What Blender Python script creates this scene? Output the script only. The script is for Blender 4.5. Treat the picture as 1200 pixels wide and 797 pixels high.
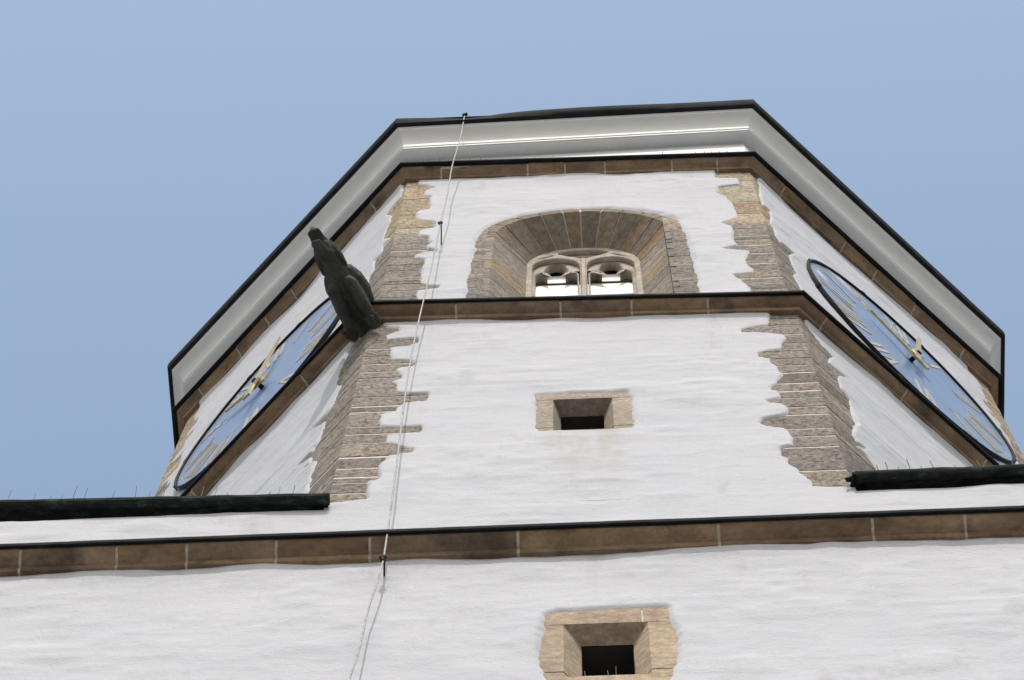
import bpy, bmesh, math, random
import numpy as np
from mathutils import Vector, Matrix, noise

for o in list(bpy.data.objects):
    bpy.data.objects.remove(o, do_unlink=True)
scene = bpy.context.scene
COL = scene.collection
R = math.radians

# ------------------------------------------------------------------ camera, sky, sun, exposure
cam_data = bpy.data.cameras.new("camera")
cam = bpy.data.objects.new("camera", cam_data)
COL.objects.link(cam)
_yaw, _pitch, _roll = -0.09887, 1.27070, 0.05674
_F = Vector((math.sin(_yaw) * math.cos(_pitch), math.cos(_yaw) * math.cos(_pitch), math.sin(_pitch)))
_R0 = Vector((math.cos(_yaw), -math.sin(_yaw), 0))
_U0 = _R0.cross(_F)
_R = math.cos(_roll) * _R0 + math.sin(_roll) * _U0
_U = -math.sin(_roll) * _R0 + math.cos(_roll) * _U0
_m = Matrix((_R, _U, -_F)).transposed().to_4x4()
_m.translation = Vector((0.018, -13.342, 1.6))
cam.matrix_world = _m
cam_data.sensor_width = 36.0
cam_data.lens = 2934.0 / 1200.0 * 36.0
cam_data.clip_start = 0.1
cam_data.clip_end = 3000.0
scene.camera = cam

SUN_EL, SUN_AZ = R(50), R(0)          # azimuth measured from the front of the tower (-Y) towards +X
sun_dir = Vector((math.sin(SUN_AZ) * math.cos(SUN_EL), -math.cos(SUN_AZ) * math.cos(SUN_EL), math.sin(SUN_EL)))
world = bpy.data.worlds.new("World")
scene.world = world
world.use_nodes = True
wn, wl = world.node_tree.nodes, world.node_tree.links
wn.clear()
sky = wn.new("ShaderNodeTexSky")
sky.sky_type = 'NISHITA'
sky.sun_disc = False
sky.sun_elevation = SUN_EL
sky.sun_rotation = math.atan2(sun_dir.x, sun_dir.y)
sky.altitude = 200
sky.air_density = 2.2
sky.dust_density = 4.0
sky.ozone_density = 0.8
bg = wn.new("ShaderNodeBackground")
bg.inputs["Strength"].default_value = 0.15
wo = wn.new("ShaderNodeOutputWorld")
wl.new(sky.outputs[0], bg.inputs["Color"])
wl.new(bg.outputs[0], wo.inputs["Surface"])

sun_data = bpy.data.lights.new("sun", 'SUN')
sun_data.energy = 2.0
sun_data.angle = R(0.53)
sun_data.color = (1.0, 0.975, 0.94)
sun = bpy.data.objects.new("sun", sun_data)
COL.objects.link(sun)
sun.rotation_euler = (-sun_dir).to_track_quat('-Z', 'Y').to_euler()
sun.location = (10, -40, 60)

scene.view_settings.view_transform = 'Standard'
scene.view_settings.look = 'None'
scene.view_settings.gamma = 1.0
scene.view_settings.use_curve_mapping = False
scene.view_settings.exposure = 0.20

rng = random.Random(7)
nrng = np.random.default_rng(11)
T = {
  'lower_front_L': [(-2.201, 27.92), (-2.173, 27.624), (-2.13, 27.484), (-1.989, 27.456), (-1.974, 27.34), (-2.114, 27.236), (-2.089, 27.065), (-1.94, 27.101), (-1.763, 27.116), (-1.752, 26.911), (-1.84, 26.785), (-2.035, 26.764), (-2.025, 26.493), (-1.987, 26.312), (-1.784, 26.26), (-1.748, 26.177), (-1.76, 26.066), (-1.904, 26.041), (-1.939, 25.959), (-1.863, 25.797), (-1.857, 25.695), (-1.957, 25.623), (-1.884, 25.49), (-1.89, 25.286), (-1.725, 25.185), (-1.571, 25.183), (-1.546, 25.084), (-1.572, 24.943), (-1.786, 24.913), (-1.853, 24.763), (-1.859, 24.663), (-1.993, 24.601), (-1.988, 24.243), (-1.818, 24.201), (-1.585, 24.205), (-1.56, 24.098), (-1.599, 24.014), (-1.781, 23.997), (-1.902, 23.974), (-1.892, 23.754), (-1.762, 23.668), (-1.66, 23.572), (-1.622, 23.539), (-1.616, 23.426), (-1.745, 23.397), (-1.86, 23.326), (-1.853, 23.221), (-1.917, 23.125), (-1.887, 22.851), (-1.873, 22.75), (-1.934, 22.69), (-1.99, 22.663), (-1.965, 22.477), (-1.971, 22.4), (-1.959, 22.239), (-2.284, 22.19)],
  'lower_front_R': [(2.022, 27.66), (2.007, 27.483), (1.991, 27.221), (1.973, 27.067), (1.796, 27.029), (1.685, 26.941), (1.683, 26.848), (1.877, 26.789), (2.103, 26.692), (2.116, 26.565), (2.073, 26.43), (2.038, 26.222), (1.902, 26.182), (1.788, 26.116), (1.789, 25.979), (1.903, 25.902), (1.881, 25.786), (1.939, 25.623), (1.938, 25.469), (1.978, 25.388), (1.969, 25.29), (1.901, 25.17), (1.881, 25.076), (1.832, 24.978), (1.826, 24.905), (1.896, 24.838), (1.892, 24.657), (1.748, 24.567), (1.753, 24.495), (1.874, 24.445), (1.93, 24.368), (1.921, 24.16), (1.822, 24.102), (1.659, 24.018), (1.645, 23.917), (1.71, 23.822), (1.848, 23.76), (1.893, 23.655), (1.893, 23.457), (1.88, 23.264), (1.766, 23.193), (1.762, 23.022), (1.807, 22.924), (1.815, 22.78), (1.876, 22.639), (1.878, 22.547), (1.954, 22.359), (1.959, 22.199), (2.272, 22.149)],
  'lower_right': [(-2.2, 27.317), (-2.166, 27.176), (-2.074, 27.081), (-2.008, 26.93), (-1.921, 26.926), (-1.842, 26.874), (-1.928, 26.714), (-2.002, 26.369), (-1.879, 26.389), (-1.736, 26.426), (-1.876, 26.181), (-1.922, 25.946), (-1.917, 25.687), (-1.823, 25.54), (-1.85, 25.264), (-1.875, 24.962), (-1.849, 24.66), (-1.927, 24.472), (-1.995, 24.1), (-1.96, 23.966), (-1.841, 24.009), (-2.006, 23.78), (-1.962, 23.766), (-1.859, 23.732), (-1.78, 23.558)],
  'lower_left': [(2.141, 27.641), (2.03, 27.724), (1.962, 27.431), (1.891, 27.028), (1.873, 26.535), (2.003, 26.19), (1.973, 26.052), (1.937, 25.734), (1.842, 25.589), (1.655, 25.566), (1.877, 25.323), (1.867, 25.119), (1.845, 24.87), (1.748, 24.636), (1.553, 24.664), (1.78, 24.466), (1.779, 24.293), (1.708, 24.284), (1.901, 24.115), (1.87, 23.905), (1.854, 23.769), (1.895, 23.654), (1.883, 23.315)],
  'upper_front_L': [(-2.158, 34.444), (-2.122, 34.194), (-1.896, 34.03), (-2.033, 33.795), (-2.032, 33.559), (-1.916, 33.493), (-1.946, 33.405), (-1.915, 32.897), (-1.927, 32.791), (-2.013, 32.751), (-2.077, 32.699), (-2.071, 32.389), (-1.987, 32.245), (-1.821, 32.176), (-1.805, 31.959), (-1.84, 31.879), (-1.922, 31.808), (-1.994, 31.76), (-2.006, 31.569), (-1.969, 31.481), (-1.86, 31.423), (-1.855, 31.217), (-1.823, 31.091), (-1.87, 30.977), (-1.853, 30.839), (-1.735, 30.758), (-1.74, 30.64), (-1.863, 30.635), (-1.993, 30.544), (-1.977, 30.441), (-1.86, 30.37), (-1.843, 30.229), (-1.872, 30.006), (-1.875, 29.856), (-1.865, 29.559), (-1.86, 29.376), (-1.784, 29.243), (-1.634, 29.201), (-1.64, 29.109), (-1.786, 29.079), (-1.873, 29.056), (-1.881, 28.846), (-1.86, 28.635), (-1.835, 28.158)],
  'upper_front_R': [(1.846, 34.558), (1.835, 34.242), (1.824, 33.914), (2.111, 33.774), (2.111, 33.47), (1.833, 33.375), (1.796, 33.119), (1.888, 32.931), (1.961, 32.495), (1.971, 31.757), (1.759, 31.552), (1.866, 31.378), (1.876, 31.067), (1.839, 30.694), (1.881, 30.465), (1.683, 30.348), (1.994, 30.185), (1.981, 30.014), (1.934, 29.878), (1.932, 29.597), (1.99, 29.381), (1.962, 29.248), (1.737, 29.185), (1.78, 29.004), (1.868, 28.726), (1.893, 28.565), (1.86, 27.896)],
  'upper_right': [(-2.143, 34.1), (-2.174, 33.656), (-2.234, 32.946), (-2.232, 32.52), (-2.101, 32.542), (-2.138, 32.072), (-2.213, 31.695), (-2.145, 31.604), (-2.159, 31.216), (-2.106, 31.005), (-1.893, 30.992), (-1.989, 30.709), (-2.004, 30.342), (-1.962, 29.964), (-2.055, 29.7), (-2.006, 29.392), (-1.986, 29.099), (-1.966, 28.592)],
  'upper_left': [(2.225, 33.783), (2.161, 33.738), (2.027, 33.713), (1.934, 33.614), (2.077, 33.185), (2.098, 32.787), (2.053, 32.391), (2.048, 32.107), (2.221, 31.652), (2.068, 31.745), (2.088, 31.379), (1.958, 31.248), (1.993, 30.765), (1.929, 30.624), (1.942, 30.214), (1.934, 29.868), (1.917, 29.341)],
  'window': [(-1.249, 28.471), (-1.241, 29.525), (-1.221, 30.755), (-1.204, 31.356), (-1.077, 31.752), (-0.791, 32.154), (-0.416, 32.421), (0.099, 32.471), (0.609, 32.324), (0.996, 31.873), (1.191, 31.505), (1.245, 30.983), (1.267, 29.906), (1.256, 28.642), (1.241, 28.133)],
  'slit_upper': [(-0.467, 25.011), (-0.331, 25.013), (-0.023, 25.004), (0.396, 24.972), (0.434, 24.818), (0.428, 24.22), (0.432, 24.033), (0.395, 23.927), (0.234, 23.912), (-0.034, 23.925), (-0.423, 23.936), (-0.457, 24.03), (-0.463, 24.321)],
  'slit_lower': [(-0.36, 19.546), (-0.273, 19.601), (0.238, 19.636), (0.569, 19.623), (0.581, 19.418), (0.607, 19.236), (0.615, 19.034), (0.597, 18.692), (0.537, 18.412), (0.497, 18.276), (-0.309, 18.34), (-0.385, 18.652), (-0.395, 18.944), (-0.394, 19.131), (-0.364, 19.344)],
  'su_outer': [(-0.317, 24.87), (0.261, 24.838), (0.259, 23.95), (-0.309, 23.981)],
  'su_inner': [(-0.247, 24.863), (0.171, 24.824), (0.172, 24.498), (-0.234, 24.514)],
  'sl_outer': [(-0.232, 19.389), (0.419, 19.398), (0.429, 18.421), (-0.234, 18.521)],
  'sl_inner': [(-0.098, 19.303), (0.298, 19.321), (0.305, 18.732), (-0.091, 18.739)],
  'hubR': [-0.19456156652059786, 30.097979731007378],
  'hubL': [0.31913971377236194, 29.998256397094753],
  'pane': [(-0.56, 31.145), (-0.329, 31.113), (-0.329, 30.587), (0.35, 31.094), (0.593, 30.496)],
}
JOINTS = {
'lower_left': [27.262, 27.038, 26.749, 26.49, 26.22, 25.955, 25.744, 25.409, 25.137, 24.855, 24.683, 24.244, 24.031, 23.772, 23.391, 23.08, 22.853, 22.694, 22.444, 22.199] ,
'lower_right': [27.271, 27.053, 26.712, 26.42, 26.134, 25.894, 25.658, 25.426, 25.086, 24.849, 24.631, 24.36, 24.137, 23.728, 23.509, 23.217, 22.591, 22.173] ,
'upper_left': [34.067, 33.387, 32.769, 32.574, 31.899, 31.481, 31.154, 30.834, 30.637, 30.504, 30.174, 29.91, 29.672, 29.468, 29.337, 29.073, 28.793] ,
'upper_right': [34.168, 33.703, 32.568, 31.959, 31.239, 30.891, 30.72, 30.466, 30.094, 29.85, 29.651, 29.336, 29.028, 28.801, 28.578] }
S2 = math.sqrt(0.5)
A = 5.5527            # apothem of the octagon and of the square below it (front walls flush)
AU = 5.52             # apothem of the belfry storey
H8 = math.tan(math.pi / 8)

# ------------------------------------------------------------------ helpers
def setp(o, label=None, cat=None, group=None, kind=None):
    if label: o["label"] = label
    if cat: o["category"] = cat
    if group: o["group"] = group
    if kind: o["kind"] = kind
    return o

def empty(name, loc=(0, 0, 0), rot=None, **k):
    o = bpy.data.objects.new(name, None)
    o.empty_display_size = 0.3
    COL.objects.link(o)
    o.location = loc
    if rot is not None: o.rotation_euler = rot
    return setp(o, **k)

class MB:
    def __init__(s): s.v, s.f, s.m = [], [], []
    def add(s, vs, fs, mi=0):
        b = len(s.v); s.v += [tuple(v) for v in vs]
        for f in fs:
            s.f.append([b + i for i in f]); s.m.append(mi)
    def hexa(s, p, mi=0):
        """8 points: bottom ring 0-3, top ring 4-7"""
        s.add(p, [(0, 3, 2, 1), (4, 5, 6, 7), (0, 1, 5, 4), (1, 2, 6, 5), (2, 3, 7, 6), (3, 0, 4, 7)], mi)
    def prism(s, ring0, ring1, mi=0, cap=True):
        n = len(ring0)
        fs = [(i, (i + 1) % n, n + (i + 1) % n, n + i) for i in range(n)]
        if cap: fs += [tuple(range(n))[::-1], tuple(range(n, 2 * n))]
        s.add(list(ring0) + list(ring1), fs, mi)
    def loft(s, rings, mi=0, cap=True, closed=False):
        n = len(rings[0]); vs = [p for r in rings for p in r]; fs = []
        m = len(rings)
        for j in range(m if closed else m - 1):
            a, b = j * n, ((j + 1) % m) * n
            for i in range(n):
                fs.append((a + i, a + (i + 1) % n, b + (i + 1) % n, b + i))
        if cap and not closed: fs += [tuple(range(n))[::-1], tuple(range((m - 1) * n, m * n))]
        s.add(vs, fs, mi)
    def tube(s, pts, r, n=8, mi=0):
        pts = [Vector(p) for p in pts]; rings = []
        rs = r if hasattr(r, '__len__') else [r] * len(pts)
        up = Vector((0.13, 0.21, 0.97))
        for i, p in enumerate(pts):
            t = (pts[min(i + 1, len(pts) - 1)] - pts[max(i - 1, 0)]).normalized()
            a = t.cross(up)
            if a.length < 0.2: a = t.cross(Vector((1, 0.1, 0)))
            a.normalize(); b = t.cross(a)
            rings.append([p + rs[i] * (math.cos(q) * a + math.sin(q) * b) for q in [2 * math.pi * k / n for k in range(n)]])
        s.loft(rings, mi)
    def build(s, name, mats, parent=None, smooth=False, fixn=True):
        me = bpy.data.meshes.new(name)
        me.from_pydata(s.v, [], s.f)
        if not isinstance(mats, (list, tuple)): mats = [mats]
        for m in mats: me.materials.append(m)
        me.polygons.foreach_set("material_index", s.m)
        if fixn:
            bm = bmesh.new(); bm.from_mesh(me)
            bmesh.ops.recalc_face_normals(bm, faces=bm.faces)
            bm.to_mesh(me); bm.free()
        if smooth:
            me.polygons.foreach_set("use_smooth", [True] * len(me.polygons))
            if smooth != True: 
                try: me.set_sharp_from_angle(angle=R(smooth))
                except Exception: pass
        me.update()
        o = bpy.data.objects.new(name, me)
        COL.objects.link(o)
        if parent is not None: o.parent = parent
        return o

class Frame:
    """wall plane k of a regular polygon tower: u along the wall (to the viewer's right), n outward distance from the axis"""
    def __init__(s, k, nsides=8):
        a = -math.pi / 2 + 2 * math.pi * k / nsides
        s.n = Vector((math.cos(a), math.sin(a), 0)); s.u = Vector((-math.sin(a), math.cos(a), 0))
    def __call__(s, u, z, n): return s.u * u + s.n * n + Vector((0, 0, z))
FR = [Frame(k) for k in range(8)]
SQ = [Frame(k, 4) for k in range(4)]

# ------------------------------------------------------------------ materials
def mat(name):
    m = bpy.data.materials.new(name); m.use_nodes = True
    nt = m.node_tree; nt.nodes.clear()
    out = nt.nodes.new("ShaderNodeOutputMaterial"); b = nt.nodes.new("ShaderNodeBsdfPrincipled")
    nt.links.new(b.outputs[0], out.inputs[0])
    return m, nt, b
def node(nt, t, **k):
    n = nt.nodes.new(t)
    for a, v in k.items():
        if a in n.inputs: n.inputs[a].default_value = v
        else: setattr(n, a, v)
    return n
def coords(nt, scale=(1, 1, 1)):
    tc = node(nt, "ShaderNodeTexCoord"); mp = node(nt, "ShaderNodeMapping")
    mp.inputs["Scale"].default_value = scale
    nt.links.new(tc.outputs["Object"], mp.inputs["Vector"])
    return mp.outputs[0]
def noise_tex(nt, vec, scale, detail=4, rough=0.55):
    n = node(nt, "ShaderNodeTexNoise"); n.inputs["Scale"].default_value = scale
    n.inputs["Detail"].default_value = detail; n.inputs["Roughness"].default_value = rough
    nt.links.new(vec, n.inputs["Vector"]); return n.outputs["Fac"]
def ramp(nt, fac, stops, interp='LINEAR'):
    r = node(nt, "ShaderNodeValToRGB"); e = r.color_ramp.elements; r.color_ramp.interpolation = interp
    while len(e) < len(stops): e.new(0.5)
    for i, (p, c) in enumerate(stops):
        e[i].position = p; e[i].color = (c[0], c[1], c[2], 1) if hasattr(c, '__len__') else (c, c, c, 1)
    nt.links.new(fac, r.inputs[0]); return r.outputs[0]
def mix(nt, a, b, fac, mode='MIX'):
    m = node(nt, "ShaderNodeMix"); m.data_type = 'RGBA'; m.blend_type = mode
    for s, v in ((m.inputs[0], fac), (m.inputs[6], a), (m.inputs[7], b)):
        if hasattr(v, 'is_linked') or hasattr(v, 'links'): nt.links.new(v, s)
        elif hasattr(v, '__len__'): s.default_value = (v[0], v[1], v[2], 1)
        else: s.default_value = v
    return m.outputs[2]
def bump(nt, b, height, dist, strength=1.0, prev=None):
    n = node(nt, "ShaderNodeBump"); n.inputs["Distance"].default_value = dist; n.inputs["Strength"].default_value = strength
    nt.links.new(height, n.inputs["Height"])
    if prev is not None: nt.links.new(prev, n.inputs["Normal"])
    nt.links.new(n.outputs[0], b.inputs["Normal"]); return n.outputs[0]

def simple(name, col, rough=0.6, metal=0.0, var=0.0, scale=8, sc3=(1, 1, 1), bmp=0.0, spec=0.5):
    m, nt, b = mat(name)
    b.inputs["Roughness"].default_value = rough; b.inputs["Metallic"].default_value = metal
    b.inputs["Specular IOR Level"].default_value = spec
    if var or bmp:
        v = coords(nt, sc3); f = noise_tex(nt, v, scale, 6, 0.6)
        lo = [c * (1 - var) for c in col]; hi = [min(1, c * (1 + var)) for c in col]
        nt.links.new(ramp(nt, f, [(0.3, lo), (0.7, hi)]), b.inputs["Base Color"])
        if bmp: bump(nt, b, f, bmp)
    else: b.inputs["Base Color"].default_value = (*col, 1)
    return m

def plaster_mat():
    m, nt, b = mat("limewash_plaster")
    b.inputs["Roughness"].default_value = 0.85; b.inputs["Specular IOR Level"].default_value = 0.25
    v1 = coords(nt, (1.0, 1.0, 1.6)); f1 = noise_tex(nt, v1, 0.9, 6, 0.6)
    c = ramp(nt, f1, [(0.3, (0.45, 0.463, 0.525)), (0.7, (0.495, 0.508, 0.565))])
    v2 = coords(nt, (1.0, 1.0, 1.7)); f2 = noise_tex(nt, v2, 5.5, 8, 0.66)
    c = mix(nt, c, ramp(nt, f2, [(0.25, 0.95), (0.5, 1.0), (0.8, 1.0)]), 1.0, 'MULTIPLY')
    f3 = noise_tex(nt, coords(nt, (1, 1, 0.35)), 2.3, 6, 0.7)          # faint vertical rain stains
    c = mix(nt, c, ramp(nt, f3, [(0.30, (0.86, 0.855, 0.84)), (0.42, 1.0)]), 0.8, 'MULTIPLY')
    f5 = noise_tex(nt, coords(nt), 60, 2, 0.5)                          # small pits and specks
    c = mix(nt, c, ramp(nt, f5, [(0.24, 0.72), (0.31, 1.0)]), 1.0, 'MULTIPLY')
    # grey run-off stain that has dried below the upper slit window
    sx = node(nt, "ShaderNodeSeparateXYZ"); tc = node(nt, "ShaderNodeTexCoord"); nt.links.new(tc.outputs["Object"], sx.inputs[0])
    def mr(sock, a0, a1, b0, b1):
        q = node(nt, "ShaderNodeMapRange"); q.interpolation_type = 'SMOOTHSTEP'
        for i_, v_ in zip((1, 2, 3, 4), (a0, a1, b0, b1)): q.inputs[i_].default_value = v_
        nt.links.new(sock, q.inputs[0]); return q.outputs[0]
    def mul(a_, b_):
        q = node(nt, "ShaderNodeMath"); q.operation = 'MULTIPLY'; nt.links.new(a_, q.inputs[0]); nt.links.new(b_, q.inputs[1]); return q.outputs[0]
    ab = node(nt, "ShaderNodeMath"); ab.operation = 'ABSOLUTE'; nt.links.new(sx.outputs[0], ab.inputs[0])
    msk = mul(mul(mr(ab.outputs[0], 0.12, 0.5, 1, 0), mr(sx.outputs[2], 22.0, 23.6, 0, 1)), mr(sx.outputs[2], 23.95, 24.05, 1, 0))
    f6 = noise_tex(nt, coords(nt, (1.6, 1, 0.4)), 3.5, 6, 0.7)
    msk = mul(msk, ramp(nt, f6, [(0.35, 0.15), (0.6, 1.0)]))
    c = mix(nt, c, (0.36, 0.35, 0.32), mul(msk, mr(sx.outputs[2], 0, 1, 0.55, 0.55)))
    nt.links.new(c, b.inputs["Base Color"])
    n1 = bump(nt, b, f2, 0.009, 1.0)
    v4 = coords(nt, (1, 1, 1.3)); f4 = noise_tex(nt, v4, 34, 5, 0.65)
    bump(nt, b, f4, 0.006, 1.0, n1)
    return m

def stone_mat(name, cols, streak=(8, 8, 15), sscale=1.6, dark=0.45, bmp=0.018, grime=None, zsplit=None, speck=1.0):
    """cols: stops of a per-stone colour ramp; streaks along the bed; speckles and grime"""
    m, nt, b = mat(name)
    b.inputs["Roughness"].default_value = 0.9; b.inputs["Specular IOR Level"].default_value = 0.2
    g = node(nt, "ShaderNodeNewGeometry")
    n = len(cols)
    c = ramp(nt, g.outputs["Random Per Island"], [(i / n, cols[i]) for i in range(n)], 'CONSTANT')
    if zsplit:
        n2 = len(zsplit[2])
        c2 = ramp(nt, g.outputs["Random Per Island"], [(i / n2, zsplit[2][i]) for i in range(n2)], 'CONSTANT')
        sx = node(nt, "ShaderNodeSeparateXYZ"); nt.links.new(g.outputs["Position"], sx.inputs[0])
        mr = node(nt, "ShaderNodeMapRange"); mr.inputs[1].default_value = zsplit[0]; mr.inputs[2].default_value = zsplit[1]
        nt.links.new(sx.outputs[2], mr.inputs[0])
        c = mix(nt, c, c2, mr.outputs[0])
    v = coords(nt, streak); f = noise_tex(nt, v, sscale, 8, 0.68)
    c = mix(nt, c, ramp(nt, f, [(0.32, dark), (0.47, 0.85), (0.62, 1.12), (0.75, 1.25)]), 1.0, 'MULTIPLY')
    v2 = coords(nt, (1, 1, 1.5)); f2 = noise_tex(nt, v2, 2.2, 5, 0.6)
    c = mix(nt, c, ramp(nt, f2, [(0.3, 0.78), (0.55, 1.0), (0.75, 1.12)]), 1.0, 'MULTIPLY')
    v3 = coords(nt, (1, 1, 1.1)); f3 = noise_tex(nt, v3, 21, 5, 0.75)
    c = mix(nt, c, ramp(nt, f3, [(0.37, 0.36), (0.49, 0.92), (0.58, 1.05), (0.68, 1.35)]), speck, 'MULTIPLY')
    if grime:
        f5 = noise_tex(nt, coords(nt, (1, 1, 1)), grime[1], 6, 0.65)
        c = mix(nt, c, grime[0], ramp(nt, f5, [(grime[2], 0.0), (grime[2] + 0.15, grime[3])]))
    nt.links.new(c, b.inputs["Base Color"])
    n1 = bump(nt, b, f, bmp); bump(nt, b, f3, 0.004, 1.0, n1)
    return m

M_PL = plaster_mat()
M_QUOIN = stone_mat("quoin_sandstone", [(0.30, 0.262, 0.243), (0.25, 0.224, 0.213), (0.31, 0.268, 0.24), (0.27, 0.247, 0.236), (0.225, 0.20, 0.186), (0.32, 0.29, 0.272), (0.33, 0.285, 0.25)], streak=(9, 9, 17), sscale=1.7, dark=0.33,
                    zsplit=(31.3, 31.8, [(0.47, 0.38, 0.27), (0.42, 0.345, 0.255), (0.52, 0.43, 0.32), (0.40, 0.30, 0.21), (0.46, 0.40, 0.31)]))
M_MORTAR = simple("pale_lime_mortar", (0.58, 0.54, 0.50), 0.9, var=0.2, scale=14, bmp=0.004)
M_BROWN = stone_mat("string_brown_sandstone", [(0.25, 0.175, 0.115), (0.22, 0.15, 0.10), (0.28, 0.195, 0.125), (0.235, 0.17, 0.12)], streak=(2, 2, 9), sscale=1.2, dark=0.7, bmp=0.008, speck=0.3,
                    grime=((0.05, 0.042, 0.035), 1.7, 0.52, 0.75))
M_MORTAR2 = simple("string_joint_mortar", (0.40, 0.35, 0.29), 0.9, var=0.25, scale=18)
M_FLASH = simple("dark_lead_flashing", (0.016, 0.018, 0.021), 0.85, 0.0, var=0.4, scale=5, bmp=0.006, spec=0.08)
M_COPPER = None
M_VOUS = stone_mat("voussoir_stone", [(0.25, 0.205, 0.16), (0.31, 0.215, 0.135), (0.225, 0.195, 0.165), (0.27, 0.20, 0.145), (0.245, 0.213, 0.175), (0.21, 0.178, 0.148), (0.275, 0.235, 0.188)], streak=(7, 7, 9), sscale=1.6, dark=0.65, bmp=0.008, speck=0.25)
M_JAMB = stone_mat("jamb_stone", speck=0.4, streak=(9, 9, 17), sscale=1.7, cols=[(0.35, 0.31, 0.265), (0.30, 0.275, 0.25), (0.37, 0.295, 0.21), (0.28, 0.255, 0.23), (0.34, 0.30, 0.25), (0.25, 0.23, 0.21)])
M_TAN = stone_mat("slit_frame_tan_stone", [(0.41, 0.325, 0.25), (0.385, 0.31, 0.245), (0.435, 0.345, 0.265)], streak=(8, 8, 15), sscale=1.7, dark=0.65, bmp=0.008, speck=0.25)
M_TRAC = stone_mat("tracery_stone", [(0.44, 0.395, 0.35)], streak=(5, 5, 6), dark=0.8, bmp=0.005, speck=0.15)
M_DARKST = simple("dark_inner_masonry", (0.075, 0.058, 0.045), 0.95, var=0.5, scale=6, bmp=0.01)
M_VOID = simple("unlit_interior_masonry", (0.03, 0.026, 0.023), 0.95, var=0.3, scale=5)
M_PANE = simple("white_window_board", (0.9, 0.9, 0.9), 0.35)
M_BAR = simple("dark_glazing_bar", (0.03, 0.026, 0.024), 0.6)
M_CORN = simple("cornice_white_paint", (0.64, 0.65, 0.67), 0.6, var=0.05, scale=2.5, sc3=(1, 1, 3), bmp=0.002)
M_SLATE = simple("roof_slate", (0.05, 0.052, 0.055), 0.7, var=0.3, scale=6, bmp=0.02)
M_DIAL = simple("dial_blue_enamel", (0.18, 0.26, 0.45), 0.34, var=0.10, scale=1.6, bmp=0.004)
M_GOLD = simple("gilded_metal", (0.55, 0.46, 0.27), 0.4, 0.7, var=0.15, scale=9)
M_NUM = simple("weathered_gilt_numeral", (0.46, 0.42, 0.36), 0.6, 0.0, var=0.2, scale=12)
M_BLACK = simple("black_painted_iron", (0.012, 0.013, 0.016), 0.7, spec=0.15)
M_RUST = simple("rusted_iron", (0.10, 0.06, 0.04), 0.8, var=0.4, scale=20)
M_WIRE = simple("galvanised_wire", (0.36, 0.36, 0.375), 0.7, 0.0, var=0.4, scale=30)
M_PIN = simple("bird_pin_steel", (0.13, 0.13, 0.135), 0.7, 0.0, spec=0.2)
M_GARG = None
M_GROUND = simple("pale_stone_paving", (0.25, 0.246, 0.24), 0.9, var=0.2, scale=1.5, bmp=0.01)

def copper_mat():
    m, nt, b = mat("patinated_sheet_metal")
    b.inputs["Roughness"].default_value = 0.85; b.inputs["Specular IOR Level"].default_value = 0.1
    f = noise_tex(nt, coords(nt, (2, 6, 6)), 3.0, 7, 0.7)
    c = ramp(nt, f, [(0.40, (0.012, 0.014, 0.014)), (0.55, (0.022, 0.03, 0.027)), (0.68, (0.05, 0.085, 0.07)), (0.8, (0.09, 0.14, 0.115))])
    nt.links.new(c, b.inputs["Base Color"]); bump(nt, b, f, 0.02)
    return m
M_COPPER = copper_mat()
def garg_mat():
    m, nt, b = mat("blackened_carved_stone")
    b.inputs["Roughness"].default_value = 0.75; b.inputs["Specular IOR Level"].default_value = 0.35
    f = noise_tex(nt, coords(nt), 5, 7, 0.65)
    c = ramp(nt, f, [(0.3, (0.018, 0.018, 0.017)), (0.5, (0.036, 0.036, 0.031)), (0.66, (0.058, 0.057, 0.05)), (0.8, (0.08, 0.08, 0.07))])
    nt.links.new(c, b.inputs["Base Color"])
    f2 = noise_tex(nt, coords(nt), 26, 5, 0.65); bump(nt, b, f2, 0.014)
    return m
M_GARG = garg_mat()

# ------------------------------------------------------------------ numpy noise and plaster sheets
def vnoise(x, y, seed):
    xi = np.floor(x).astype(int); yi = np.floor(y).astype(int); fx = x - xi; fy = y - yi
    def h(i, j):
        n = (i * 374761393 + j * 668265263 + seed * 974711) & 0xffffffff
        n = ((n ^ (n >> 13)) * 1274126177) & 0xffffffff
        return ((n ^ (n >> 16)) & 0xffff) / 65535.0
    sx = fx * fx * fx * (fx * (fx * 6 - 15) + 10); sy = fy * fy * fy * (fy * (fy * 6 - 15) + 10)
    a = h(xi, yi); b = h(xi + 1, yi); c = h(xi, yi + 1); d = h(xi + 1, yi + 1)
    return (a + (b - a) * sx) * (1 - sy) + (c + (d - c) * sx) * sy - 0.5

def wave(u, z, seed):
    w = 0.036 * vnoise(u / 1.1 + 7, z / 0.8, seed)
    w += 0.028 * vnoise(u / 0.46 + 0.2 * z, z / 0.33, seed + 1)
    w += 0.012 * vnoise(u / 0.21 - 0.4 * z, z / 0.15, seed + 2)
    w += 0.007 * vnoise(u / 0.8 + 0.5 * z, z / 0.085, seed + 4)
    w += 0.0045 * vnoise(u / 0.10 + 0.3 * z, z / 0.075, seed + 3)
    return w

def sdist(u, z, poly):
    """signed distance to a closed polygon, positive inside"""
    P = np.array(poly); Q = np.roll(P, -1, 0)
    d2 = np.full(u.shape, 1e9); ins = np.zeros(u.shape, bool)
    for (ax, ay), (bx, by) in zip(P, Q):
        ex, ey = bx - ax, by - ay; L = ex * ex + ey * ey + 1e-12
        t = np.clip(((u - ax) * ex + (z - ay) * ey) / L, 0, 1)
        d2 = np.minimum(d2, (u - ax - t * ex) ** 2 + (z - ay - t * ey) ** 2)
        if ay != by:
            c = ((ay > z) != (by > z)) & (u < (bx - ax) * (z - ay) / (by - ay) + ax)
            ins ^= c
    d = np.sqrt(d2)
    return np.where(ins, d, -d)

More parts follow.
